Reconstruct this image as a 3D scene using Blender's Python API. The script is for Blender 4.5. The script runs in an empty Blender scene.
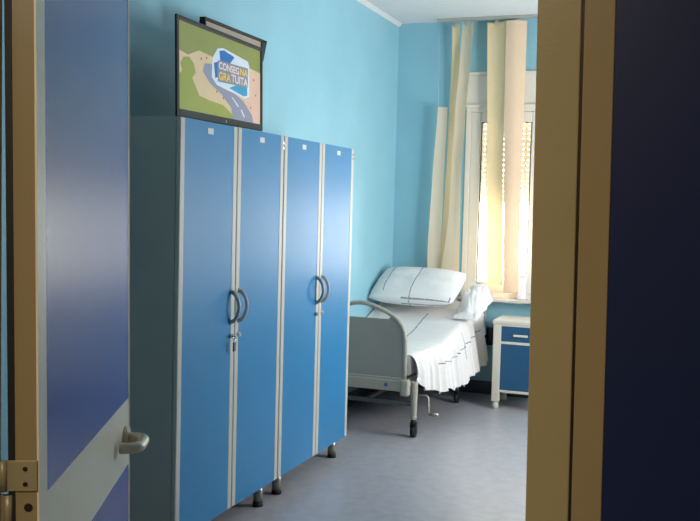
import bpy, bmesh, math, random
from mathutils import Vector, Matrix, noise
random.seed(7)
scene = bpy.context.scene
COL = scene.collection

# ------------------------------------------------------------------ materials
def mat(name, base, rough=0.5, metal=0.0, var=0.06, scale=6.0, bump=0.0, bscale=60.0, spec=0.5, stretch=(1, 1, 1), coat=0.0):
    """Principled material whose colour is gently varied by noise."""
    m = bpy.data.materials.new(name); m.use_nodes = True
    nt = m.node_tree; bs = nt.nodes['Principled BSDF']
    bs.inputs['Roughness'].default_value = rough
    bs.inputs['Metallic'].default_value = metal
    bs.inputs['Specular IOR Level'].default_value = spec
    if coat: bs.inputs['Coat Weight'].default_value = coat; bs.inputs['Coat Roughness'].default_value = 0.12
    tc = nt.nodes.new('ShaderNodeTexCoord'); mp = nt.nodes.new('ShaderNodeMapping')
    mp.inputs['Scale'].default_value = stretch
    nt.links.new(tc.outputs['Object'], mp.inputs['Vector'])
    n = nt.nodes.new('ShaderNodeTexNoise'); n.inputs['Scale'].default_value = scale; n.inputs['Detail'].default_value = 4
    nt.links.new(mp.outputs['Vector'], n.inputs['Vector'])
    r = nt.nodes.new('ShaderNodeValToRGB')
    r.color_ramp.elements[0].position = 0.3; r.color_ramp.elements[1].position = 0.7
    r.color_ramp.elements[0].color = (*[c * (1 - var) for c in base], 1)
    r.color_ramp.elements[1].color = (*[min(1, c * (1 + var)) for c in base], 1)
    nt.links.new(n.outputs['Fac'], r.inputs['Fac']); nt.links.new(r.outputs['Color'], bs.inputs['Base Color'])
    if bump:
        n2 = nt.nodes.new('ShaderNodeTexNoise'); n2.inputs['Scale'].default_value = bscale; n2.inputs['Detail'].default_value = 3
        nt.links.new(mp.outputs['Vector'], n2.inputs['Vector'])
        b = nt.nodes.new('ShaderNodeBump'); b.inputs['Strength'].default_value = bump; b.inputs['Distance'].default_value = 0.01
        nt.links.new(n2.outputs['Fac'], b.inputs['Height']); nt.links.new(b.outputs['Normal'], bs.inputs['Normal'])
    return m

def srgb(r, g, b):
    f = lambda c: ((c / 255 + 0.055) / 1.055) ** 2.4 if c > 10 else c / 255 / 12.92
    return (f(r), f(g), f(b))

M = {}
M['wall'] = mat('wall_turquoise_paint', srgb(146, 196, 212), 0.5, var=0.04, scale=2.5, bump=0.05, bscale=90)
M['ceiling'] = mat('ceiling_white_paint', srgb(222, 222, 222), 0.8, var=0.02)
M['plaster'] = mat('corridor_beige_paint', srgb(150, 135, 105), 0.8, var=0.03)
M['skirt'] = mat('dark_grey_vinyl_skirting', srgb(70, 76, 84), 0.5, var=0.05)
M['floor'] = mat('grey_linoleum', srgb(176, 174, 180), 0.33, var=0.09, scale=14, spec=0.5)
M['white_trim'] = mat('white_painted_trim', srgb(228, 226, 220), 0.45, var=0.02)
M['pvc'] = mat('white_window_frame', srgb(232, 226, 214), 0.4, var=0.02)
M['gasket'] = mat('dark_window_gasket', srgb(60, 58, 56), 0.6, var=0.05)
M['sill'] = mat('pale_stone_sill', srgb(214, 204, 196), 0.3, var=0.06, scale=25)
M['locker_blue'] = mat('locker_blue_laminate', srgb(36, 128, 182), 0.38, var=0.03, scale=3, spec=0.55)
M['locker_grey'] = mat('locker_grey_laminate', srgb(196, 188, 180), 0.5, var=0.03)
M['locker_band'] = mat('locker_cream_edge_band', srgb(205, 200, 190), 0.4, var=0.02)
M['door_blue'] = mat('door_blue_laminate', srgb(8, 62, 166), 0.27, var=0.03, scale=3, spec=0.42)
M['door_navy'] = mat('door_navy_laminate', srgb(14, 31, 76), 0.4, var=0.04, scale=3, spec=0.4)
M['door_cream'] = mat('door_cream_laminate', srgb(232, 220, 196), 0.4, var=0.03)
M['door_tan'] = mat('door_tan_edge', srgb(152, 134, 98), 0.3, var=0.05, scale=4, bump=0.03, bscale=200, stretch=(1, 1, 0.2))
M['jamb_tan'] = mat('frame_olive_tan_paint', srgb(166, 152, 112), 0.3, var=0.05, scale=4, bump=0.03, bscale=160)
M['black_rubber'] = mat('black_rubber', srgb(24, 24, 26), 0.6, var=0.1)
M['steel'] = mat('brushed_grey_metal', srgb(165, 160, 150), 0.35, metal=0.8, var=0.05, scale=20)
M['chrome'] = mat('chrome', srgb(225, 225, 225), 0.15, metal=1.0, var=0.02)
M['handle_grey'] = mat('grey_plastic_handle', srgb(168, 174, 178), 0.3, var=0.03, spec=0.6)
M['satin'] = mat('satin_nickel', srgb(214, 200, 176), 0.32, metal=0.4, var=0.03)
M['hinge'] = mat('hinge_tan_metal', srgb(160, 148, 116), 0.4, metal=0.2, var=0.05)
M['screw'] = mat('dark_screw', srgb(50, 40, 30), 0.4, metal=0.5, var=0.05)
M['tag'] = mat('white_paper_tag', srgb(225, 225, 220), 0.7, var=0.03)
M['tv_black'] = mat('television_black_plastic', srgb(12, 12, 14), 0.45, var=0.05)
M['bar_grey'] = mat('pale_grey_plastic', srgb(176, 160, 142), 0.4, var=0.04)
M['bed_paint'] = mat('bed_grey_beige_enamel', srgb(176, 172, 160), 0.35, var=0.03)
M['bed_panel'] = mat('bed_grey_panel', srgb(158, 158, 152), 0.45, var=0.03)
M['bed_dark'] = mat('bed_dark_under_frame', srgb(90, 92, 92), 0.5, var=0.05)
M['blue_badge'] = mat('blue_badge', srgb(50, 100, 170), 0.4, var=0.02)
M['mattress'] = mat('mattress_cotton', srgb(215, 215, 215), 0.9, var=0.02)
M['stand_cream'] = mat('nightstand_cream_enamel', srgb(214, 208, 192), 0.4, var=0.03)
M['stand_blue'] = mat('nightstand_blue_laminate', srgb(36, 84, 120), 0.35, var=0.04)
M['roll'] = mat('white_container_plastic', srgb(226, 222, 226), 0.5, var=0.02)
M['rail'] = mat('rail_grey_aluminium', srgb(178, 176, 168), 0.4, metal=0.2, var=0.04)
M['cord'] = mat('pale_cord', srgb(190, 200, 190), 0.7, var=0.03)

def screen_mat(name, rgb, e=0.30):
    m = mat(name, rgb, 0.35, var=0.04, scale=9)
    bs = m.node_tree.nodes['Principled BSDF']
    bs.inputs['Emission Color'].default_value = (*rgb, 1); bs.inputs['Emission Strength'].default_value = e
    return m
SC = {k: screen_mat('screen_' + k, srgb(*c)) for k, c in dict(
    olive=(128, 132, 64), lime=(138, 146, 58), sand=(198, 176, 140), pink=(206, 170, 150), road=(128, 132, 152), pale=(196, 206, 216),
    blue=(18, 96, 166), teal=(40, 140, 176), yellow=(222, 186, 66), white=(226, 206, 204), red=(150, 40, 60), grey=(120, 126, 140)).items()}

def cloth_mat(name, base, trans, tcol):
    m = bpy.data.materials.new(name); m.use_nodes = True
    nt = m.node_tree; out = nt.nodes['Material Output']; bs = nt.nodes['Principled BSDF']
    bs.inputs['Roughness'].default_value = 0.9; bs.inputs['Specular IOR Level'].default_value = 0.1
    tc = nt.nodes.new('ShaderNodeTexCoord'); w = nt.nodes.new('ShaderNodeTexNoise'); w.inputs['Scale'].default_value = 30
    nt.links.new(tc.outputs['Object'], w.inputs['Vector'])
    r = nt.nodes.new('ShaderNodeValToRGB'); r.color_ramp.elements[0].color = (*[c * 0.94 for c in base], 1); r.color_ramp.elements[1].color = (*base, 1)
    nt.links.new(w.outputs['Fac'], r.inputs['Fac']); nt.links.new(r.outputs['Color'], bs.inputs['Base Color'])
    t = nt.nodes.new('ShaderNodeBsdfTranslucent'); t.inputs['Color'].default_value = (*tcol, 1)
    mx = nt.nodes.new('ShaderNodeMixShader'); mx.inputs['Fac'].default_value = trans
    nt.links.new(bs.outputs[0], mx.inputs[1]); nt.links.new(t.outputs[0], mx.inputs[2]); nt.links.new(mx.outputs[0], out.inputs['Surface'])
    return m
M['shutter'] = cloth_mat('cream_shutter_plastic', srgb(228, 220, 204), 0.2, srgb(240, 226, 200))
M['blind'] = cloth_mat('cream_blind_fabric', srgb(248, 228, 204), 0.42, srgb(255, 228, 194))
M['blind_warm'] = cloth_mat('ochre_blind_fabric', srgb(240, 216, 174), 0.14, srgb(250, 216, 150))
M['blind_rose'] = cloth_mat('faded_rose_blind_fabric', srgb(232, 204, 174), 0.06, srgb(246, 200, 158))

def linen_mat(name, lines):
    """White linen with printed dark thread lines at given U positions of the UV map."""
    m = bpy.data.materials.new(name); m.use_nodes = True
    nt = m.node_tree; bs = nt.nodes['Principled BSDF']; bs.inputs['Roughness'].default_value = 0.9; bs.inputs['Specular IOR Level'].default_value = 0.1
    uv = nt.nodes.new('ShaderNodeUVMap'); sp = nt.nodes.new('ShaderNodeSeparateXYZ'); nt.links.new(uv.outputs['UV'], sp.inputs[0])
    prev = None
    for (axis, pos, wid, lo, hi) in lines:
        a = sp.outputs['X'] if axis == 'u' else sp.outputs['Y']; b = sp.outputs['Y'] if axis == 'u' else sp.outputs['X']
        def math_(op, x, y):
            n = nt.nodes.new('ShaderNodeMath'); n.operation = op
            for i, v in enumerate((x, y)):
                if v is None: continue
                if isinstance(v, (int, float)): n.inputs[i].default_value = v
                else: nt.links.new(v, n.inputs[i])
            return n.outputs[0]
        d = math_('LESS_THAN', math_('ABSOLUTE', math_('SUBTRACT', a, pos), None), wid)
        d = math_('MULTIPLY', d, math_('GREATER_THAN', b, lo)); d = math_('MULTIPLY', d, math_('LESS_THAN', b, hi))
        prev = d if prev is None else math_('MAXIMUM', prev, d)
    nz = nt.nodes.new('ShaderNodeTexNoise'); nz.inputs['Scale'].default_value = 40; nt.links.new(uv.outputs['UV'], nz.inputs['Vector'])
    mu = nt.nodes.new('ShaderNodeMath'); mu.operation = 'MULTIPLY'; nt.links.new(prev, mu.inputs[0]); nt.links.new(nz.outputs['Fac'], mu.inputs[1])
    mu2 = nt.nodes.new('ShaderNodeMath'); mu2.operation = 'MULTIPLY'; mu2.inputs[1].default_value = 1.4; mu2.use_clamp = True; nt.links.new(mu.outputs[0], mu2.inputs[0])
    mx = nt.nodes.new('ShaderNodeMix'); mx.data_type = 'RGBA'
    mx.inputs['A'].default_value = (*srgb(232, 229, 227), 1); mx.inputs['B'].default_value = (*srgb(92, 100, 118), 1)
    nt.links.new(mu2.outputs[0], mx.inputs['Factor']); nt.links.new(mx.outputs['Result'], bs.inputs['Base Color'])
    n2 = nt.nodes.new('ShaderNodeTexNoise'); n2.inputs['Scale'].default_value = 14; nt.links.new(uv.outputs['UV'], n2.inputs['Vector'])
    b = nt.nodes.new('ShaderNodeBump'); b.inputs['Strength'].default_value = 0.25; b.inputs['Distance'].default_value = 0.02
    nt.links.new(n2.outputs['Fac'], b.inputs['Height']); nt.links.new(b.outputs['Normal'], bs.inputs['Normal'])
    return m

def glass_mat():
    m = bpy.data.materials.new('window_glass'); m.use_nodes = True
    nt = m.node_tree; out = nt.nodes['Material Output']
    tr = nt.nodes.new('ShaderNodeBsdfTransparent'); tr.inputs['Color'].default_value = (0.95, 0.97, 0.97, 1)
    gl = nt.nodes.new('ShaderNodeBsdfGlossy'); gl.inputs['Roughness'].default_value = 0.02
    fr = nt.nodes.new('ShaderNodeFresnel'); fr.inputs['IOR'].default_value = 1.35
    mx = nt.nodes.new('ShaderNodeMixShader')
    nt.links.new(fr.outputs[0], mx.inputs['Fac']); nt.links.new(tr.outputs[0], mx.inputs[1]); nt.links.new(gl.outputs[0], mx.inputs[2])
    nt.links.new(mx.outputs[0], out.inputs['Surface'])
    return m
M['glass'] = glass_mat()

# ------------------------------------------------------------------ mesh building
class MB:
    def __init__(self): self.bm = bmesh.new()
    def box(self, x0, x1, y0, y1, z0, z1, bev=0.0, seg=2):
        r = bmesh.ops.create_cube(self.bm, size=1.0)
        vs = r['verts']
        for v in vs:
            v.co = Vector((x0 + (v.co.x + .5) * (x1 - x0), y0 + (v.co.y + .5) * (y1 - y0), z0 + (v.co.z + .5) * (z1 - z0)))
        if bev > 0:
            es = list({e for v in vs for e in v.link_edges})
            bmesh.ops.bevel(self.bm, geom=es, offset=bev, segments=seg, affect='EDGES', profile=0.5)
        return self
    def rings(self, rings, close=True, caps=True, smooth=True):
        bm = self.bm; R = [[bm.verts.new(p) for p in ring] for ring in rings]
        n = len(R[0])
        for a, b in zip(R, R[1:]):
            for i in range(n if close else n - 1):
                f = bm.faces.new((a[i], a[(i + 1) % n], b[(i + 1) % n], b[i])); f.smooth = smooth
        if caps and close:
            try: bm.faces.new(R[0][::-1]); bm.faces.new(R[-1])
            except Exception: pass
        return self
    def tube(self, pts, rad, n=12, caps=True, flat=None):
        pts = [Vector(p) for p in pts]; rads = rad if isinstance(rad, (list, tuple)) else [rad] * len(pts)
        rings = []; prev = None
        for i, p in enumerate(pts):
            t = (pts[min(i + 1, len(pts) - 1)] - pts[max(i - 1, 0)]).normalized()
            if prev is None:
                a = Vector((0, 0, 1)) if abs(t.z) < .9 else Vector((1, 0, 0))
                u = t.cross(a).normalized()
            else:
                u = (prev - t * prev.dot(t)).normalized()
            prev = u; w = t.cross(u)
            rings.append([p + (u * math.cos(2 * math.pi * k / n) + w * math.sin(2 * math.pi * k / n)) * rads[i] for k in range(n)])
        return self.rings(rings, caps=caps)
    def cyl(self, a, b, r, r2=None, n=20): return self.tube([a, b], [r, r if r2 is None else r2], n)
    def lathe(self, prof, c, n=24):
        """prof: list of (radius, z) about the vertical through c."""
        return self.rings([[Vector((c[0] + r * math.cos(2 * math.pi * k / n), c[1] + r * math.sin(2 * math.pi * k / n), c[2] + z)) for k in range(n)] for r, z in prof])
    def poly(self, pts):
        self.bm.faces.new([self.bm.verts.new(p) for p in pts]); return self
    def prism(self, pts, d):
        """extrude polygon pts by vector d"""
        d = Vector(d); pts = [Vector(p) for p in pts]
        return self.rings([pts, [p + d for p in pts]], smooth=False)
    def grid(self, fn, nu, nv, smooth=True, uv=None):
        bm = self.bm; V = [[bm.verts.new(fn(i / nu, j / nv)) for j in range(nv + 1)] for i in range(nu + 1)]
        lay = bm.loops.layers.uv.verify() if uv else None
        for i in range(nu):
            for j in range(nv):
                f = bm.faces.new((V[i][j], V[i + 1][j], V[i + 1][j + 1], V[i][j + 1])); f.smooth = smooth
                if uv:
                    for l, (a, b) in zip(f.loops, ((i, j), (i + 1, j), (i + 1, j + 1), (i, j + 1))): l[lay].uv = uv(a / nu, b / nv)
        return self
    def build(self, name, m, parent=None, local=False, **tags):
        bm = self.bm
        bmesh.ops.recalc_face_normals(bm, faces=bm.faces[:])
        off = Vector((0, 0, 0))
        if parent is not None and not local:
            p = parent
            while p: off += p.location; p = p.parent
            bmesh.ops.translate(bm, verts=bm.verts[:], vec=-off)
        elif parent is None and not local and bm.verts and tags.pop('recenter', False):
            xs = [v.co for v in bm.verts]
            off = Vector((sum(c.x for c in xs) / len(xs), sum(c.y for c in xs) / len(xs), min(c.z for c in xs)))
            bmesh.ops.translate(bm, verts=bm.verts[:], vec=-off)
        me = bpy.data.meshes.new(name); bm.to_mesh(me); bm.free()
        me.materials.append(m)
        o = bpy.data.objects.new(name, me); COL.objects.link(o)
        if parent is not None: o.parent = parent
        elif off.length: o.location = off
        for k, v in tags.items(): o[k] = v
        return o

def thing(name, label, cat, loc=(0, 0, 0), rz=0.0, group=None, kind=None):
    o = bpy.data.objects.new(name, None); COL.objects.link(o)
    o.empty_display_size = 0.1; o.location = loc; o.rotation_euler = (0, 0, rz)
    o['label'] = label; o['category'] = cat
    if group: o['group'] = group
    if kind: o['kind'] = kind
    return o
def dup(o, parent=None, top=None):
    c = o.copy(); COL.objects.link(c)
    if parent is not None: c.parent = parent
    for ch in list(o.children): dup(ch, c)
    return c
def struct(o, label=None, cat=None):
    o['kind'] = 'structure'
    if label: o['label'] = label
    if cat: o['category'] = cat
    return o

# ------------------------------------------------------------------ calibrated dimensions (metres)
Y = 4.447      # window wall
HC = 3.277     # ceiling height
XR = 3.55      # right wall
YD = -2.20     # inner face of the doorway wall
YF = -2.36     # corridor face of the doorway wall
WX0, WX1, WZ0, WZ1 = 0.647, 2.02, 0.862, 2.815   # window opening

# ------------------------------------------------------------------ setting
struct(MB().box(-0.2, 4.6, -5.0, Y + 0.3, -0.12, 0).build('floor', M['floor']), 'grey linoleum floor', 'floor')
struct(MB().box(-0.2, XR + 0.2, YF, Y + 0.3, HC, HC + 0.12).build('ceiling', M['ceiling']), 'white ceiling of the blue room', 'ceiling')
struct(MB().box(-0.2, 0, YF, Y + 0.3, 0, HC).build('wall_left', M['wall']), 'turquoise wall behind the lockers', 'wall')
struct(MB().box(XR, XR + 0.2, YF, Y + 0.3, 0, HC).build('wall_right', M['wall']), 'turquoise wall on the right of the room', 'wall')
b = MB()
b.box(0, WX0, Y, Y + 0.3, 0, HC).box(WX1, XR, Y, Y + 0.3, 0, HC).box(WX0, WX1, Y, Y + 0.3, 0, WZ0 - 0.04).box(WX0, WX1, Y, Y + 0.3, WZ1, HC)
struct(b.build('wall_back', M['wall']), 'turquoise wall around the window', 'wall')
DX0, DX1, DZ = 1.446, 3.36, 2.25     # doorway opening
b = MB()
b.box(0, DX0 - 0.06, YF, YD, 0, HC).box(DX1 + 0.06, XR, YF, YD, 0, HC).box(DX0 - 0.06, DX1 + 0.06, YF, YD, DZ + 0.06, HC)
struct(b.build('wall_front', M['wall']), 'wall holding the doorway', 'wall')
struct(MB().box(0, XR, Y - 0.012, Y, 0, 0.115, 0.003).build('baseboard_back', M['skirt']), 'dark grey skirting under the window', 'baseboard')
struct(MB().box(0, 0.012, YD, Y - 0.012, 0, 0.115, 0.003).build('baseboard_left', M['skirt']), 'dark grey skirting along the locker wall', 'baseboard')
# pale cove where the left wall meets the ceiling
struct(MB().prism([(0, YD, HC - 0.028), (0.03, YD, HC), (0, YD, HC)], (0, Y - YD, 0)).build('trim_1', M['ceiling']), 'white ceiling cove above the lockers', 'trim')
# doorway frame
b = MB()
b.box(DX0 - 0.10, DX0, YF - 0.012, YD, 0, DZ + 0.10, 0.004).box(DX1, DX1 + 0.10, YF - 0.012, YD, 0, DZ + 0.10, 0.004).box(DX0, DX1, YF - 0.012, YD, DZ, DZ + 0.10, 0.004)
struct(b.build('trim_2', M['jamb_tan']), 'olive tan door frame', 'door frame')
# corridor the photographer stands in
struct(MB().box(-0.4, -0.2, -5.0, YF, 0, 2.8).build('wall_corridor_left', M['plaster']), 'corridor wall', 'wall')
struct(MB().box(4.6, 4.8, -5.0, YF, 0, 2.8).build('wall_corridor_right', M['plaster']), 'corridor wall', 'wall')
struct(MB().box(-0.4, 4.8, -5.2, -5.0, 0, 2.8).build('wall_corridor_back', M['plaster']), 'corridor wall', 'wall')
struct(MB().box(XR, 4.8, YF, YF + 0.1, 0, 2.9).box(-0.4, 0, YF, YF + 0.1, 0, 2.9).build('wall_corridor_front', M['plaster']), 'corridor wall', 'wall')
struct(MB().box(-0.4, 4.8, -5.2, YF, 2.8, 2.9).build('ceiling_corridor', M['ceiling']), 'corridor ceiling', 'ceiling')

# window: white frame, shutter box, sashes, roller shutter, glass
win = thing('window_1', 'white framed window with roller shutter behind the cream blind strips', 'window', (1.33, Y, WZ0), kind='structure')
fy0, fy1 = Y - 0.012, Y + 0.05
b = MB(); t = 0.045
b.box(WX0, WX0 + t, fy0, fy1, WZ0, 2.527, 0.004).box(WX1 - t, WX1, fy0, fy1, WZ0, 2.527, 0.004).box(WX0 + t, WX1 - t, fy0, fy1, 2.482, 2.527, 0.004).box(WX0 + t, WX1 - t, fy0, fy1, WZ0, WZ0 + t, 0.004)
b.box(1.315, 1.355, fy0 + .01, fy1, WZ0 + t, 2.482, 0.004)
b.build('window_frame', M['pvc'], win)
b = MB(); b.box(WX0 - 0.03, WX1 + 0.03, Y - 0.006, Y + 0.04, 2.535, 2.80, 0.004).box(WX0 - 0.045, WX1 + 0.045, Y - 0.022, Y + 0.02, 2.80, 2.826, 0.004).box(WX0 - 0.03, WX1 + 0.03, Y - 0.03, Y + 0.02, 2.522, 2.545, 0.004)
b.build('shutter_box', M['pvc'], win)
for (x0, x1) in ((WX0 + 0.0455, 1.3145), (1.3555, WX1 - 0.0455)):
    z0, z1, s = WZ0 + 0.0455, 2.4815, 0.090
    sb = MB()
    sb.box(x0, x0 + s, fy0 + .006, fy1, z0, z1, 0.008).box(x1 - s, x1, fy0 + .006, fy1, z0, z1, 0.008).box(x0 + s, x1 - s, fy0 + .006, fy1, z1 - s, z1, 0.008).box(x0 + s, x1 - s, fy0 + .006, fy1, z0, z0 + s, 0.008)
    sash = sb.build('sash', M['pvc'], win)
    MB().box(x0 + s, x1 - s, Y + 0.02, Y + 0.026, z0 + s, z1 - s).build('pane', M['glass'], sash)
    g = MB(); e = 0.008
    g.box(x0 + s, x0 + s + e, Y + 0.004, Y + 0.019, z0 + s, z1 - s).box(x1 - s - e, x1 - s, Y + 0.004, Y + 0.019, z0 + s, z1 - s).box(x0 + s + e, x1 - s - e, Y + 0.004, Y + 0.019, z1 - s - e, z1 - s)
    g.build('gasket', M['gasket'], sash)
b = MB(); sy = Y + 0.13; pitch = 0.046; z = 2.62; x0, x1 = WX0 + 0.02, WX1 - 0.02
while z > 1.72:
    b.box(x0, x1, sy, sy + 0.010, z - 0.036, z, 0.003, 1)
    x = x0
    while x < x1:                      # bridges between the light slots
        b.box(x, min(x + 0.030, x1), sy + 0.002, sy + 0.007, z - 0.046, z - 0.036); x += 0.043
    z -= pitch
b.build('roller_shutter', M['shutter'], win)
b = MB(); b.box(WX0 - 0.0, WX1 + 0.05, Y - 0.17, Y - 0.0005, 0.840, WZ0, 0.006).box(WX0 + .002, WX1 - .002, Y - 0.0, Y + 0.12, 0.842, WZ0 - 0.001)
b.build('window_sill', M['sill'], win)

# ------------------------------------------------------------------ door leaves
A = Vector((1.506, -2.178)); Bp = Vector((1.135, -1.357))
dl = (Bp - A).length; ang = math.atan2(Bp.y - A.y, Bp.x - A.x)
# local frame: +x from the hinge edge to the free edge, -y towards the camera side face
door = thing('door_1', 'open blue door with cream band and lever handle', 'door', (A.x + 0.006, A.y + 0.004, 0), 0, kind='structure')
LEAN = Matrix.Rotation(-0.012, 3, Vector((-0.356, 0.934, 0)))      # the leaves hang slightly out of plumb
door.rotation_euler = (LEAN @ Matrix.Rotation(ang, 3, 'Z')).to_euler()
door.location += Vector((0.934, 0.357, 0)) * 0.0085
LH, T = 2.20, 0.043
CORE = MB().box(0, dl, 0.002, T - .002, 0.008, LH, 0.001).build('door_core', M['door_tan'], door, local=True)
bw = 0.055
b = MB()
b.box(0, bw, -0.0015, 0.0025, 0.008, LH).box(dl - 0.012, dl + 0.0015, -0.0025, T, 0.008, LH, 0.001)
b.build('edge_border', M['door_cream'], door, local=True)
# blue panels above and below the cream band at handle height
zl_top = zr_top = 1.086
zl_bot = zr_bot = 0.900
xa, xb = bw, dl - 0.012
MB().prism([(xa, -0.0012, zl_top), (xb, -0.0012, zr_top), (xb, -0.0012, LH), (xa, -0.0012, LH)], (0, 0.003, 0)).build('upper_panel', M['door_blue'], door, local=True)
MB().prism([(xa, -0.0012, 0.008), (xb, -0.0012, 0.008), (xb, -0.0012, zr_bot), (xa, -0.0012, zl_bot)], (0, 0.003, 0)).build('lower_panel', M['door_blue'], door, local=True)
MB().prism([(xa, -0.0014, zl_bot), (xb, -0.0014, zr_bot), (xb, -0.0014, zr_top), (xa, -0.0014, zl_top)], (0, 0.003, 0)).build('cream_band', M['door_cream'], door, local=True)
MB().box(-0.001, 0.004, T - 0.002, T + 0.010, 0.008, LH).build('seal_strip', M['black_rubber'], door, local=True)
# lever handle
hx, hz = dl - 0.066, 0.988
lev = MB().cyl((hx, -0.0014, hz), (hx, -0.013, hz), 0.032, 0.030, 32).build('rosette', M['satin'], door, local=True)
path = []
R0 = 0.032; out = 0.058; L = 0.112
path += [(hx, -0.010, hz), (hx, -out + R0, hz)]
for k in range(1, 7):
    a = k / 6 * math.pi / 2; path.append((hx - R0 + R0 * math.cos(a), -out + R0 - R0 * math.sin(a), hz))
path.append((hx - L + R0, -out, hz))
for k in range(1, 7):
    a = k / 6 * math.pi / 2; path.append((hx - L + R0 - R0 * math.sin(a), -out + R0 - R0 * math.cos(a), hz))
path.append((hx - L, -0.010, hz))
MB().tube(path, 0.0145, 18).build('lever_handle', M['satin'], door, local=True)
# hinge seen on the edge: upper plate on the leaf, lower plate on the frame
h0 = 1.132
b = MB(); b.box(-0.0040, 0.003, 0.001, T + 0.018, h0 - 0.027, h0 + 0.029, 0.0012).cyl((-0.004, T + 0.018, h0 - 0.027), (-0.004, T + 0.018, h0 + 0.029), 0.007)
hg = b.build('hinge', M['hinge'], door, local=True)
for zz in (h0 + 0.014, h0 - 0.014): MB().cyl((-0.0055, 0.022, zz), (-0.003, 0.022, zz), 0.0042, n=14).build('screw', M['screw'], hg, local=True)
MB().cyl((-0.0015, 0.018, h0 - 0.058), (0.003, 0.018, h0 - 0.058), 0.0075, n=16).build('screw_hole_plug', M['screw'], door, local=True)
# frame-side hinge plate
fh = MB().box(DX0 - 0.03, DX0 + 0.012, YD - 0.002, YD + 0.006, h0 - 0.105, h0 - 0.036, 0.0015).cyl((DX0 + 0.012, YD + 0.004, h0 - 0.105), (DX0 + 0.012, YD + 0.004, h0 - 0.036), 0.008)
fh = fh.build('trim_3', M['hinge']); struct(fh, 'lower hinge plate fixed to the door frame', 'hinge')

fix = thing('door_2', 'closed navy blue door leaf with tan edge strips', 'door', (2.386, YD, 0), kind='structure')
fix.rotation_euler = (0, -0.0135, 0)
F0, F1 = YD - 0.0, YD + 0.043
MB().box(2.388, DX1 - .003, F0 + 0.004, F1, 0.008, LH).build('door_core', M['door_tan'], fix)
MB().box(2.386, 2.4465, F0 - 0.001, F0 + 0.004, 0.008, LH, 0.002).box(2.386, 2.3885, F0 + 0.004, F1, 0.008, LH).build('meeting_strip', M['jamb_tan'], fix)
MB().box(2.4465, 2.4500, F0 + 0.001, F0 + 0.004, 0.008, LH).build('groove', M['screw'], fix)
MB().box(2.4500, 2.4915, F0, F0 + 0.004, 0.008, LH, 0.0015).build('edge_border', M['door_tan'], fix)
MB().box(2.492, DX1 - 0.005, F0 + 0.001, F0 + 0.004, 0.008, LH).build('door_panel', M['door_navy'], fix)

fix.location.x += 0.0195      # leaning leaf meets the frame at mid height

# ------------------------------------------------------------------ lockers
D = 0.4926; LW = 1.056; HB = 0.12; HL = 2.0
def make_locker(y0):
    r = thing('locker', '', 'locker', (D, y0, 0), group='blue double lockers along the left wall')
    f = D - 0.022                       # carcass front
    b = MB(); p = 0.02
    b.box(0.006, f, y0, y0 + p, HB, HL, 0.002).box(0.006, f, y0 + LW - p, y0 + LW, HB, HL, 0.002)
    b.box(0.006, f, y0 + p, y0 + LW - p, HL - p, HL).box(0.006, f, y0 + p, y0 + LW - p, HB, HB + p).box(0.006, 0.014, y0 + p, y0 + LW - p, HB + p, HL - p)
    b.build('cabinet_body', M['locker_grey'], r)
    half = LW / 2; st = 0.040
    for s in (0, 1):
        a = y0 + s * half + (0.0 if s == 0 else 0.003); e = y0 + (s + 1) * half - (0.003 if s == 0 else 0.0)
        d = MB().box(f + 0.001, D - 0.001, a + st - 0.004, e - st + 0.004, HB, HL, 0.001).build('door', M['locker_blue'], r)
        bb = MB(); bb.box(f + 0.001, D + 0.001, a, a + st, HB - 0.001, HL, 0.006, 3).box(f + 0.001, D + 0.001, e - st, e, HB - 0.001, HL, 0.006, 3)
        bb.build('edge_band', M['locker_band'], d)
        yc = (a + e) / 2
        MB().box(D - 0.0012, D + 0.0006, yc - 0.026, yc + 0.026, 1.945, 1.972, 0.0002).build('name_tag', M['tag'], d)
        hy = e - st + 0.002 if s == 0 else a + st - 0.002
        pts = []; n = 14
        for k in range(n + 1):
            u = k / n; zz = 1.05 + 0.155 * u; pts.append((D - 0.002 + 0.047 * min(1, math.sin(math.pi * u) ** 0.55), hy, zz))
        hb = MB().tube(pts, [0.0085 + 0.002 * abs(2 * k / n - 1) for k in range(n + 1)], 12)
        for zz in (1.05, 1.205): hb.cyl((D - 0.002, hy, zz), (D + 0.006, hy, zz), 0.0125, 0.011)
        hb.build('handle', M['handle_grey'], d)
        lk = MB().cyl((D - 0.002, hy, 0.985), (D + 0.012, hy, 0.985), 0.0125, 0.0115).build('lock', M['chrome'], d)
        # corner hinges at the top on the outer side
        hh = MB(); q = a + 0.012 if s == 0 else e - 0.012
        for zz in (1.962, 1.935): hh.box(D - 0.002, D + 0.007, q - 0.010, q + 0.010, zz - 0.006, zz + 0.006, 0.002)
        if s == 1: hh.build('hinge', M['chrome'], d)
        else: hh.bm.free()
    for (lx, ly) in ((0.44, y0 + 0.10), (0.44, y0 + LW - 0.125), (0.07, y0 + 0.10), (0.07, y0 + LW - 0.125)):
        lg = MB().cyl((lx, ly, 0.02), (lx, ly, HB), 0.026, n=24).build('leg', M['steel'], r)
        MB().cyl((lx, ly, 0.0), (lx, ly, 0.022), 0.029, 0.028, n=24).build('rubber_foot', M['black_rubber'], lg)
    return r
Y1, Y2 = -0.048, 1.018
l1 = make_locker(Y1); l2 = dup(l1); l2.location.y = Y2
l1['label'] = 'nearer tall blue double locker with the television standing on its top'
l2['label'] = 'farther tall blue double locker beside the foot of the bed'
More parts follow.
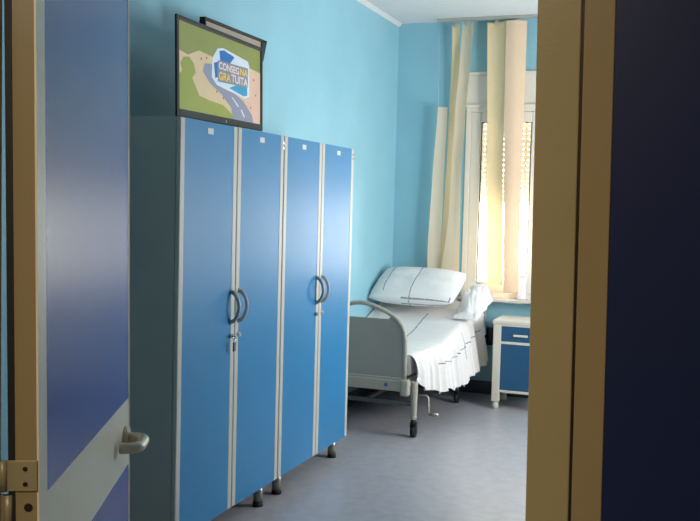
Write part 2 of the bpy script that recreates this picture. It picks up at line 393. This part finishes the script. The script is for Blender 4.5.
# keys hanging in the left lock of the first locker
ky = Y1 + LW / 2 - 0.003 - 0.044
kr = thing('key', 'small bunch of keys hanging from the left lock of the nearer locker', 'keys', (D + 0.012, ky, 0.985))
MB().box(D + 0.0125, D + 0.030, ky - 0.001, ky + 0.001, 0.981, 0.989, 0.0005).build('key_in_lock', M['chrome'], kr)
MB().tube([(D + 0.026 , ky + 0.014 * math.sin(a), 0.972 + 0.014 * math.cos(a)) for a in [k * math.pi / 10 for k in range(21)]], 0.0013, 6).build('ring', M['chrome'], kr)
MB().box(D + 0.022, D + 0.030, ky - 0.010, ky + 0.010, 0.912, 0.958, 0.002).build('fob', M['bed_dark'], kr)

# ------------------------------------------------------------------ television on the first locker
tx, ty0, tw, th, tz = 0.372, 0.122, 1.010, 0.458, 2.020
tyaw = -0.067
tv = thing('television', 'flat black television showing a cartoon road advert on the nearer locker', 'television', (tx, ty0, 2.0), -tyaw)
tv.rotation_euler = (0.016, -0.014, -tyaw)
# local: +y along the screen, +x out of the screen, z from the locker top
z0 = tz - 2.0; bz = 0.026
b = MB()
b.box(-0.012, 0, 0, bz, z0, z0 + th, 0.004).box(-0.012, 0, tw - bz * .8, tw, z0, z0 + th, 0.004).box(-0.012, 0, bz, tw - bz * .8, z0 + th - bz * .8, z0 + th, 0.004).box(-0.012, 0, bz, tw - bz * .8, z0, z0 + 0.036, 0.004)
b.build('bezel', M['tv_black'], tv, local=True)
MB().box(-0.05, -0.010, 0.14, tw - 0.03, z0 + 0.03, z0 + th - 0.02, 0.01).build('back_cover', M['tv_black'], tv, local=True)
MB().cyl((-0.001, tw * .52, z0 + 0.016), (0.0015, tw * .52, z0 + 0.016), 0.006).build('badge', M['bar_grey'], tv, local=True)
b = MB(); b.box(-0.11, 0.03, tw / 2 - 0.16, tw / 2 + 0.16, 0.0, 0.010, 0.003).box(-0.06, -0.036, tw / 2 - 0.05, tw / 2 + 0.05, 0.008, 0.06, 0.003)
b.build('stand', M['tv_black'], tv, local=True)
sy0, sy1, sz0, sz1 = bz, tw - bz * .8, z0 + 0.036, z0 + th - bz * .8
scr = MB().box(-0.0115, -0.008, sy0, sy1, sz0, sz1).build('screen', SC['sand'], tv, local=True)
def uvp(u, v, lay): return (-0.008 + 0.0003 * lay, sy0 + u * (sy1 - sy0), sz1 - v * (sz1 - sz0))
def art(name, pts, m, lay):
    MB().poly([uvp(u, v, lay) for u, v in pts]).build(name, SC[m], scr, local=True)
art('meadow', [(0, 0), (1, 0), (1, .30), (.86, .28), (.60, .22), (.42, .30), (.22, .27), (.10, .36), (0, .33)], 'olive', 1)
art('field', [(0, .62), (.07, .50), (.14, .60), (.22, .80), (.34, .83), (.50, .85), (.60, .93), (.64, 1), (0, 1)], 'lime', 1)
art('hill', [(.70, .36), (.84, .32), (1, .38), (1, 1), (.88, 1), (.80, .80), (.66, .62)], 'pink', 1)
art('road', [(.28, .40), (.36, .38), (.44, .52), (.60, .64), (.76, .74), (.88, .90), (.90, 1), (.62, 1), (.60, .86), (.48, .72), (.34, .62), (.26, .50)], 'road', 2)
art('road_line', [(.60, .72), (.615, .72), (.70, .82), (.685, .83)], 'pale', 3)
art('road_line', [(.72, .86), (.735, .85), (.78, .94), (.765, .95)], 'pale', 3)
art('bush', [(.02, .48), (.05, .40), (.11, .38), (.16, .44), (.18, .54), (.14, .62), (.06, .62)], 'lime', 3)
art('sign_board', [(.43, .17), (.50, .14), (.82, .20), (.84, .26), (.84, .66), (.78, .70), (.42, .62), (.36, .54), (.37, .30)], 'pale', 4)
art('sign_blue', [(.45, .19), (.51, .165), (.64, .205), (.58, .31), (.46, .33)], 'blue', 5)
art('sign_blue', [(.385, .36), (.43, .33), (.43, .52), (.40, .54)], 'blue', 5)
art('sign_blue', [(.57, .615), (.70, .53), (.81, .55), (.81, .655), (.76, .675)], 'teal', 5)
art('sign_panel', [(.43, .31), (.82, .29), (.82, .545), (.43, .575)], 'grey', 6)
for (u, v) in ((.90, .42), (.80, .52), (.93, .62), (.86, .80), (.24, .36), (.30, .33), (.42, .70), (.5, .76)):
    art('flower', [(u + .008 * math.cos(k * math.pi / 3), v + .016 * math.sin(k * math.pi / 3)) for k in range(6)], 'red', 5)
def text(body, u, v, h, w, m, lay):
    cu = bpy.data.curves.new('lettering', 'FONT'); cu.body = body; cu.size = 1.0; cu.offset = 0.02; cu.resolution_u = 4
    o = bpy.data.objects.new('lettering', cu); COL.objects.link(o)
    bpy.context.view_layer.update()
    me = bpy.data.meshes.new_from_object(o.evaluated_get(bpy.context.evaluated_depsgraph_get()))
    bpy.data.objects.remove(o); bpy.data.curves.remove(cu)
    xs = [q.co.x for q in me.vertices]; ys = [q.co.y for q in me.vertices]
    for q in me.vertices:
        uu = u + w * (q.co.x - min(xs)) / (max(xs) - min(xs)); vv = v - h * (q.co.y - min(ys)) / (max(ys) - min(ys))
        q.co = uvp(uu, vv, lay)
    me.materials.append(SC[m])
    n = bpy.data.objects.new('lettering', me); COL.objects.link(n); n.parent = scr
text('CONSEG', .44, .415, .09, .255, 'white', 12); text('NA', .71, .41, .09, .10, 'yellow', 12)
text('GRA', .44, .545, .10, .145, 'yellow', 12); text('TUITA', .595, .535, .10, .215, 'white', 12)

# black bar mounted above and behind the television
bx0, bx1, by0, by1, bz0, bz1 = 0.165, 0.20, 0.655, 1.37, 2.515, 2.580
wb = thing('wall_bar', 'slim black bar with pale front strip behind the top of the television', 'bar', (0.16, 1.0, bz0))
b = MB(); b.box(bx0, bx1, by0, by1, bz1 - 0.016, bz1, 0.003).box(bx0, bx0 + 0.01, by0, by1, bz0, bz1 - .016).box(bx0, bx1, by0, by0 + 0.010, bz0, bz1 - .016).prism([(bx0, by1, bz1 - 0.004), (bx0, by1 - 0.07, bz1 - 0.004), (bx0, by1 - 0.07, bz0 - 0.06), (bx0, by1 - 0.045, bz0 - 0.06)], (bx1 - bx0, 0, 0))
b.build('casing', M['tv_black'], wb)
MB().box(bx0 + .01, bx1 - 0.006, by0 + 0.010, by1 - 0.07, bz0, bz1 - 0.018).build('front_strip', M['bar_grey'], wb)
MB().box(0.0005, bx0, 0.94, 1.06, bz0 + 0.005, bz1 - 0.02, 0.003).build('wall_bracket', M['tv_black'], wb)

# ------------------------------------------------------------------ bed
BX0, BX1, BY0, BY1 = 0.03, 0.79, 2.611, 4.40
bed = thing('hospital_bed', 'grey enamelled hospital bed on castors beneath the window', 'bed', (0.4, 3.5, 0))
def arch(y, xc, half, zb, zt, rise, n=10):
    pts = [(xc - half, y, zb), (xc - half, y, zt - 0.16)]
    for k in range(1, 2 * n):
        u = k / n - 1
        a = abs(u)
        pts.append((xc + half * math.copysign(1 - (1 - a) ** 1.6 if a > 0 else 0, u) if False else xc + half * math.sin(u * math.pi / 2), y, zt - rise * (1 - math.cos(u * math.pi / 2)) ** 1.35))
    pts += [(xc + half, y, zt - 0.16), (xc + half, y, zb)]
    return pts
FB = []
right = [(0.43, 0.941), (0.50, 0.922), (0.56, 0.897), (0.61, 0.872), (0.652, 0.840), (0.684, 0.800), (0.703, 0.755), (0.712, 0.70), (0.714, 0.62), (0.714, 0.40)]
xc = 0.375
prof = [(2 * xc - x, z) for x, z in reversed(right)] + [(xc, 0.946)] + right
foot = MB().tube([(x, BY0, z) for x, z in prof], 0.0155, 14).build('footboard_tube', M['bed_paint'], bed)
pn = [(0.055, 0.43), (0.705, 0.43), (0.705, 0.74), (0.692, 0.79), (0.668, 0.828), (0.63, 0.865), (0.61, 0.873), (0.588, 0.842), (0.162, 0.842), (0.14, 0.873), (0.12, 0.865), (0.082, 0.828), (0.058, 0.79), (0.045, 0.74), (0.045, 0.43)]
MB().prism([(x, BY0 - 0.009, z) for x, z in pn], (0, 0.018, 0)).build('footboard_panel', M['bed_panel'], bed)
fr = MB().box(0.02, 0.735, BY0 - 0.022, BY0 + 0.022, 0.335, 0.415, 0.008, 3).box(0.045, 0.70, BY0 - 0.016, BY0 + 0.012, 0.415, 0.432, .004).build('footboard_rail', M['bed_paint'], bed)
MB().cyl((0.585, BY0 - 0.0225, 0.378), (0.585, BY0 - 0.024, 0.378), 0.014).build('badge', M['blue_badge'], fr)
for cx in (0.722, 0.028): MB().box(cx - 0.032, cx + 0.032, BY0 - 0.034, BY0 + 0.034, 0.305, 0.425, 0.018, 3).build('corner_cap', M['bed_paint'], bed)
# frame
b = MB()
b.box(0.06, 0.10, BY0 + 0.02, BY1 - 0.03, 0.36, 0.42, 0.005).box(0.695, 0.728, BY0 + 0.036, BY1 - 0.03, 0.36, 0.42, 0.005)
for yy in (2.75, 3.15, 3.55, 3.95, 4.25): b.box(0.10, 0.695, yy, yy + 0.04, 0.365, 0.40, 0.004)
b.build('frame', M['bed_paint'], bed)
b = MB(); b.box(0.10, 0.70, BY0 + 0.06, 3.38, 0.42, 0.434)
b.prism([(0.10, 3.38, 0.42), (0.10, 4.30, 0.66), (0.10, 4.30, 0.674), (0.10, 3.38, 0.434)], (0.60, 0, 0))
b.cyl((0.2, 4.1, 0.40), (0.2, 4.2, 0.635), 0.012).cyl((0.62, 4.1, 0.40), (0.62, 4.2, 0.635), 0.012)
b.build('mattress_base', M['bed_dark'], bed)
b = MB(); b.box(0.03, 0.79, 2.66, 2.69, 0.225, 0.255, 0.004).box(0.39, 0.42, 2.69, 3.93, 0.225, 0.255, 0.004).box(0.03, 0.79, 3.93, 3.96, 0.225, 0.255, 0.004)
b.build('lower_frame', M['bed_dark'], bed)
for (cx, cy) in ((0.770, 2.675), (0.762, 3.945), (0.035, 2.675), (0.035, 3.945)):
    lg = MB().tube([(cx, cy, 0.12), (cx, cy, 0.15), (cx, cy, 0.385), (cx, cy, 0.40)], [0.017, 0.022, 0.026, 0.026], 20).build('leg', M['bed_paint'], bed)
    MB().lathe([(0.020, 0), (0.025, 0.004), (0.025, 0.014), (0.020, 0.018)], (cx, cy, 0.138)).build('collar', M['bed_paint'], lg)
    c = MB(); c.tube([(cx, cy, 0.14), (cx, cy, 0.105), (cx, cy + 0.01, 0.095)], [0.018, 0.021, 0.018], 16)
    c.box(cx - 0.022, cx - 0.016, cy - 0.012, cy + 0.032, 0.03, 0.11, 0.002).box(cx + 0.016, cx + 0.022, cy - 0.012, cy + 0.032, 0.03, 0.11, 0.002).cyl((cx - 0.015, cy + 0.012, 0.042), (cx + 0.015, cy + 0.012, 0.042), 0.042, n=28)
    c.build('castor', M['black_rubber'], lg)
# crank at the side
b = MB().tube([(0.72, 2.78, 0.285), (0.835, 2.78, 0.285), (0.845, 2.78, 0.27), (0.85, 2.775, 0.17), (0.86, 2.775, 0.155), (0.90, 2.775, 0.155)], 0.008, 10)
b.cyl((0.86, 2.775, 0.155), (0.925, 2.775, 0.155), 0.013).box(0.705, 0.725, 2.765, 2.795, 0.27, 0.37, .004).build('crank', M['steel'], bed)
# headboard
hp = [(x + .02, max(0.36, z - 0.06)) for x, z in prof]
MB().tube([(x + (0.05 if x > .4 else 0), BY1, z) for x, z in hp], 0.0155, 12).build('headboard_tube', M['bed_paint'], bed)
MB().box(0.06, 0.765, BY1 - 0.009, BY1 + 0.009, 0.43, 0.75, 0.004).build('headboard_panel', M['bed_panel'], bed)
b = MB().box(0.02, 0.84, BY1 - 0.02, BY1 + 0.02, 0.335, 0.415, 0.008)
b.box(0.845, 0.892, BY1 - 0.025, BY1 + 0.015, 0.33, 0.83, 0.008).build('headboard_rail', M['bed_paint'], bed)
MB().cyl((0.935, BY1 - 0.02, 0.45), (0.935, BY1 - 0.02, 0.60), 0.03, n=24).cyl((0.88, BY1 - 0.01, 0.52), (0.92, BY1 - 0.015, 0.52), 0.012).build('corner_bumper', M['black_rubber'], bed)

# mattress with the head end raised
def ztop(y):      # top of the mattress
    if y < 3.30: return 0.585
    t = min(1, (y - 3.30) / 1.06)
    return 0.585 + 0.245 * (t * t * (3 - 2 * t) * 0.35 + t * 0.65)
def wm(y): return 0.742 + 0.072 * max(0, min(1, (y - 2.65) / 1.2))
b = MB(); ringsL = []
for k in range(25):
    y = BY0 + 0.045 + k / 24 * (BY1 - 0.03 - BY0 - 0.045); zt = ztop(y) - 0.006; zb = zt - 0.135; i = 0.012
    ringsL.append([(0.03, y, zb + i), (0.03, y, zt - i), (0.03 + i, y, zt), (wm(y) - i, y, zt), (wm(y), y, zt - i), (wm(y), y, zb + i), (wm(y) - i, y, zb), (0.03 + i, y, zb)])
b.rings([[Vector(p) for p in r] for r in ringsL], smooth=False)
b.build('mattress', M['mattress'], recenter=True, label='white mattress under the draped sheet of the bed', category='mattress')

# draped sheet
def nz(x, y, z, s=1.0): return noise.noise(Vector((x * s, y * s, z * s)))
def hem(y):
    pts = [(2.70, 0.425), (2.735, 0.365), (2.9, 0.30), (3.1, 0.265), (3.4, 0.245), (3.6, 0.23), (3.75, 0.255), (3.9, 0.285), (4.15, 0.325), (4.19, 0.34), (4.215, 0.54), (4.36, 0.72)]
    for (a, u), (c, v) in zip(pts, pts[1:]):
        if y <= c: return u + (v - u) * max(0, (y - a)) / (c - a)
    return pts[-1][1]
def wt(y): return 0.748 + 0.075 * max(0, min(1, (y - 2.65) / 1.2))     # mattress edge under the sheet
def sheet(u, v):
    y = BY0 + 0.04 + v * (BY1 - 0.045 - BY0 - 0.04)
    zt = ztop(y) + 0.006
    if u <= 0.5:
        x = 0.012 + (u / 0.5) * (wt(y) - 0.012)
        wr = 0.006 * nz(x, y, 0, 6) + 0.007 * nz(x * .6, y * 2.2, 3, 5)
        edge = max(0, (u - 0.44) / 0.06)
        return Vector((x, y, zt + 0.005 + wr * (1 - .4 * edge) - 0.008 * edge ** 2))
    t = (u - 0.5) / 0.5
    L = zt - hem(y) + 0.014 * math.sin(y * 23) * min(1, (4.15 - y) * 4 if y < 4.15 else 0)
    d = t * L
    ph = y * 46 + 3.2 * nz(0, y, 5, 2.3) + 1.2 * t
    amp = 0.020 * min(1, d / 0.12) * (1.25 if y < 3.5 else 0.75) * (0.65 + 0.7 * abs(nz(1, y, 9, 3)))
    flare = (0.02 + 0.05 * min(1, max(0, (y - 2.65) / 0.5)) + 0.035 * max(0, min(1, (y - 3.9) / 0.25))) * (d / 0.4)
    x = wt(y) + 0.018 * min(1, d / 0.03) ** .5 + flare + amp * (1 + math.sin(ph))  + 0.5 * amp * math.sin(ph * 2.3 + 1)
    yy = y + 0.014 * math.cos(ph) * min(1, d / 0.12)
    return Vector((x, yy, zt - 0.003 - d))
M['sheet'] = linen_mat('white_printed_sheet', [('u', 0.30, 0.0035, 0.0, 0.75), ('u', 0.10, 0.003, 0.0, 0.6), ('u', 0.69, 0.006, 0.25, 0.9), ('v', 0.30, 0.0025, 0.66, 0.9), ('v', 0.62, 0.0025, 0.55, 0.8)])
def apron(u, v):
    x = 0.02 + 0.722 * u; zt = ztop(BY0 + .04) + 0.008
    return Vector((x, BY0 + 0.038 - 0.006 * math.sin(u * 40 + nz(u, v, 2, 3)) * v - 0.004 * v, zt - v * 0.13))
MB().grid(sheet, 70, 190, uv=lambda a, c: (a, c)).grid(apron, 40, 10, uv=lambda a, c: (0.02 + a * .06, 0.9 + .05 * c)).build('bed_sheet', M['sheet'], recenter=True, label='white printed sheet hanging in pleats over the side of the bed', category='sheet')

# pillow: leaning on the raised head end
def cushion(c, ex, ey, ez, n=26, pinch=0.22, wr=0.01, seed=0):
    """Closed pillow; ex, ey span half-width vectors, ez half-thickness vector."""
    def f(sgn):
        def g(u, v):
            a, b_ = 2 * u - 1, 2 * v - 1
            ea, eb = a * (1 - 0.05 * b_ * b_ * 1.0), b_ * (1 - 0.05 * a * a)
            h = max(0.0, (1 - abs(a) ** 3.2) * (1 - abs(b_) ** 3.2)) ** 0.55
            p = c + ex * ea + ey * eb + ez * (sgn * h)
            w = wr * nz(a * 2.2 + seed, b_ * 2.2, sgn, 1.6) + wr * .6 * nz(a * 5 + seed, b_ * 3, sgn, 1.3)
            return p + ez.normalized() * (w * h)
        return g
    return f
M['pillow'] = linen_mat('white_printed_pillowcase', [('u', 0.17, 0.006, 0.12, 0.86), ('u', 0.50, 0.006, 0.0, 0.9), ('v', 0.025, 0.006, 0.4, 0.98), ('u', 0.965, 0.008, 0.02, 0.12)])
tilt = Vector((0.02, 0.90, 0.44)).normalized()
side = Vector((1, 0.02, -0.015)).normalized(); nrm = side.cross(tilt).normalized()
pc = Vector((0.385, 3.985, 0.965))
b = MB(); cf = cushion(pc, side * 0.375, tilt * 0.265, nrm * 0.095)
for sg in (1, -1): b.grid(cf(sg), 30, 26, uv=lambda a, c: (a, c))
bmesh.ops.remove_doubles(b.bm, verts=b.bm.verts[:], dist=0.0005)
b.build('pillow', M['pillow'], recenter=True, label='white pillow with thin dark printed lines at the head of the bed', category='pillow')
# crumpled linen between the pillow and the sill
def crump(u, v):
    a, c = 2 * u - 1, 2 * v - 1
    h = max(0.0, (1 - abs(a) ** 3.6) * (1 - abs(c) ** 3.0)) ** 0.6
    x = 0.858 + a * 0.108 + 0.012 * c; y = 4.05 + c * 0.25
    w = 0.035 * nz(x, y, 1, 11) + 0.02 * abs(nz(x, y, 4, 22))
    return Vector((x + 0.03 * nz(x, y, 8, 9), y, ztop(y) + 0.03 + h * (0.125 + 0.045 * c + w * 2.8)))
M['linen'] = linen_mat('white_crumpled_linen', [('u', 0.5, 0.002, 0.4, 0.6)])
MB().grid(crump, 34, 40, uv=lambda a, c: (a, c)).build('folded_sheet', M['linen'], recenter=True, label='crumpled white linen bunched at the right of the pillow', category='linen')

# ------------------------------------------------------------------ nightstand
NX0, NX1, NY0, NY1 = 1.066, 1.52, 3.877, 4.27
ns = thing('nightstand', 'cream framed nightstand with blue drawer and blue door under the sill', 'nightstand', (1.29, 4.07, 0))
b = MB(); s = 0.068
b.box(NX0 + .004, NX0 + s, NY0, NY0 + 0.05, 0.06, 0.700, 0.006).box(NX1 - s, NX1 - .004, NY0, NY0 + 0.05, 0.06, 0.700, 0.006).box(NX0 + .004, NX0 + s, NY1 - 0.05, NY1, 0.06, 0.70, 0.006).box(NX1 - s, NX1 - .004, NY1 - 0.05, NY1, 0.06, 0.70, 0.006)
b.box(NX0 + s, NX1 - s, NY0 + 0.002, NY0 + 0.04, 0.540, 0.560, 0.003).box(NX0 + s, NX1 - s, NY0 + 0.002, NY0 + 0.04, 0.140, 0.160, 0.003).box(NX0 + s, NX1 - s, NY0 + 0.002, NY0 + 0.04, 0.686, 0.700)
b.box(NX0 + 0.02, NX0 + 0.03, NY0 + 0.05, NY1 - 0.05, 0.14, 0.70).box(NX1 - 0.03, NX1 - 0.02, NY0 + 0.05, NY1 - 0.05, 0.14, 0.70).box(NX0 + s, NX1 - s, NY1 - 0.02, NY1 - 0.01, 0.14, 0.70).box(NX0 + s, NX1 - s, NY0 + 0.04, NY1 - 0.02, 0.145, 0.158)
b.build('frame', M['stand_cream'], ns)
MB().box(NX0 - 0.004, NX1 + 0.004, NY0 - 0.008, NY1 + 0.006, 0.700, 0.733, 0.008, 3).build('top', M['stand_cream'], ns)
dr = MB().box(NX0 + s + .001, NX1 - s - .001, NY0 + 0.010, NY0 + 0.028, 0.561, 0.686, 0.002).build('drawer', M['stand_blue'], ns)
MB().box(1.235, 1.352, NY0 - 0.014, NY0 + 0.004, 0.606, 0.624, 0.005, 3).box(1.245, 1.255, NY0 - 0.002, NY0 + 0.011, 0.609, 0.621).box(1.332, 1.342, NY0 - 0.002, NY0 + 0.011, 0.609, 0.621).build('handle', M['stand_cream'], dr)
MB().box(NX0 + s + .001, NX1 - s - .001, NY0 + 0.010, NY0 + 0.028, 0.161, 0.540, 0.002).build('door', M['stand_blue'], ns)
for (fx, fy_) in ((NX0 + 0.036, NY0 + 0.026), (NX1 - 0.036, NY0 + 0.026), (NX0 + 0.036, NY1 - 0.026), (NX1 - 0.036, NY1 - 0.026)):
    w = MB().lathe([(0.012, 0.062), (0.02, 0.055), (0.026, 0.04), (0.026, 0.012), (0.02, 0.0)], (fx, fy_, 0)).build('castor', M['stand_cream'], ns)

# white container on the sill
cc = (1.188, 4.400, WZ0)
ct = thing('container', 'plain white cylindrical container standing on the window sill', 'container', cc)
MB().lathe([(0.042, 0), (0.046, 0.004), (0.046, 0.02), (0.046, 0.189), (0.0455, 0.19)], cc, 32).build('body', M['roll'], ct)
MB().lathe([(0.0455, 0.19), (0.0465, 0.191), (0.0465, 0.234), (0.045, 0.238), (0.01, 0.239)], cc, 32).build('lid', M['roll'], ct)

# ------------------------------------------------------------------ vertical blind
YB = 4.327
rl = thing('curtain_rail', 'grey aluminium rail of the vertical blind under the ceiling', 'rail', (1.2, YB, HC - 0.02))
b = MB(); b.box(0.40, 2.25, YB - 0.022, YB - 0.010, HC - 0.026, HC - 0.0005, 0.002).box(0.40, 2.25, YB + 0.010, YB + 0.022, HC - 0.026, HC - 0.0005, 0.002).box(0.40, 2.25, YB - 0.010, YB + 0.010, HC - 0.008, HC - 0.0005)
b.build('track', M['rail'], rl)
MB().box(0.392, 0.402, YB - 0.024, YB + 0.024, HC - 0.028, HC - 0.0005, 0.002).build('end_cap', M['rail'], rl)
def strip(label, prof, m, bow=0.012, fold=None):
    """prof: (z, x_left, x_right, y_left, y_right) from the top down."""
    zt, zb = prof[0][0], prof[-1][0]
    def at(z):
        for a, c in zip(prof, prof[1:]):
            if z >= c[0] - 1e-9:
                t = (a[0] - z) / (a[0] - c[0]); t = t * t * (3 - 2 * t) * .5 + t * .5
                return [a[i] + (c[i] - a[i]) * t for i in range(1, 5)]
        return prof[-1][1:]
    def f(u, v):
        z = zt + (zb - zt) * v; xl, xr, yl, yr = at(z)
        return Vector((xl + (xr - xl) * u, YB + yl + (yr - yl) * u + bow * math.sin(math.pi * u), z))
    r = thing('blind_strip', label, 'blind strip', (prof[-1][1], YB, zb), group='cream vertical blind strips')
    MB().grid(f, 8, 60).build('fabric', m, r)
    x, y = (prof[0][1] + prof[0][2]) / 2, YB + (prof[0][3] + prof[0][4]) / 2
    return r, x, y
ZT = HC - 0.045
def hook(r, x, y):
    MB().box(x - 0.012, x + 0.012, y - 0.003, y + 0.003, ZT - 0.03, HC - 0.027, 0.001).build('hanger', M['rail'], r)
r, x, y = strip('short fallen blind strip hanging low on a thin cord, leftmost', [(2.517, .417, .500, .0, .012), (1.9, .385, .485, 0, .02), (1.26, .362, .475, 0, .03), (1.075, .365, .470, .0, .03)], M['blind'])
MB().tube([(0.408, YB, HC - 0.027), (0.412, YB, 2.9), (0.418, YB, 2.51)], 0.0022, 6).build('cord', M['cord'], r)
r, x, y = strip('narrow twisted blind strip beside the short fallen one', [(ZT, .520, .586, .02, .01), (2.85, .512, .590, .055, .055), (2.5, .503, .600, .062, .055), (2.1, .497, .585, .062, .055), (1.7, .484, .560, .062, .055), (1.35, .470, .53, .062, .055), (0.985, .448, .50, .062, .055)], M['blind_warm'], 0.006); hook(r, x, y)
r, x, y = strip('slanting blind strip covering the left edge of the window frame', [(ZT, .612, .718, .01, -.02), (2.9, .598, .698, .0, -.02), (2.45, .572, .672, .0, -.02), (2.0, .557, .655, -.01, -.04), (1.6, .548, .655, -.01, -.04), (0.985, .488, .662, -.005, -.035)], M['blind']); hook(r, x, y)
r, x, y = strip('straight broad blind strip left of the two over the window glass', [(ZT, .828, .992, .02, -.01), (2.0, .866, 1.012, .02, -.01), (1.4, .885, 1.03, .01, -.01), (0.98, .905, 1.045, .01, -.01)], M['blind_warm'], 0.02); hook(r, x, y)
r, x, y = strip('straight broad blind strip nearest the white container on the sill', [(ZT, .997, 1.168, -.02, .02), (2.4, 1.008, 1.168, -.02, .02), (2.0, 1.022, 1.166, -.02, .01), (1.4, 1.04, 1.172, -.02, .0), (0.925, 1.055, 1.180, -.02, 0)], M['blind_rose'], -0.02); hook(r, x, y)

# ------------------------------------------------------------------ light
w = bpy.data.worlds.new('overcast_sky'); scene.world = w; w.use_nodes = True
bg = w.node_tree.nodes['Background']; bg.inputs['Color'].default_value = (1.0, 0.97, 0.92, 1); bg.inputs['Strength'].default_value = 15.0
def area(name, loc, rot, sx, sy, e, col, portal=False, spread=math.pi):
    l = bpy.data.lights.new(name, 'AREA'); l.shape = 'RECTANGLE'; l.size = sx; l.size_y = sy; l.energy = e; l.color = col; l.spread = spread
    o = bpy.data.objects.new(name, l); COL.objects.link(o); o.location = loc; o.rotation_euler = rot
    if portal: l.cycles.is_portal = True
    return o
area('window_portal', (1.33, Y + 0.29, 1.7), (-math.pi / 2, 0, 0), 1.37, 1.9, 1, (1, 1, 1), portal=True)
area('side_fill', (3.45, 2.6, 1.7), (0.0, math.radians(108), math.radians(-14)), 1.5, 1.6, 122, (1.0, 0.99, 0.97))  # added fill lamp out of view by the right wall, brightens the room
area('corridor_lamp', (1.6, -3.9, 2.75), (0, 0, 0), 0.9, 0.3, 33, (1.0, 0.86, 0.66))

# ------------------------------------------------------------------ camera
cam = bpy.data.cameras.new('camera'); co = bpy.data.objects.new('camera', cam); COL.objects.link(co)
yaw, pit, rol, f = 0.36311, -0.05999, 0.02594, 915.644
cy, sy_ = math.cos(yaw), math.sin(yaw)
fw = Vector((-sy_ * math.cos(pit), cy * math.cos(pit), math.sin(pit))); rt = Vector((cy, sy_, 0)); up = rt.cross(fw)
r2 = rt * math.cos(rol) + up * math.sin(rol); u2 = up * math.cos(rol) - rt * math.sin(rol)
mw = Matrix((r2, u2, -fw)).transposed().to_4x4(); mw.translation = Vector((2.60436, -3.50329, 1.63514))
co.matrix_world = mw
cam.sensor_fit = 'HORIZONTAL'; cam.sensor_width = 36; cam.lens = f / 700 * 36; cam.clip_start = 0.02
scene.camera = co
scene.view_settings.view_transform = 'Standard'
scene.view_settings.exposure = 0.12
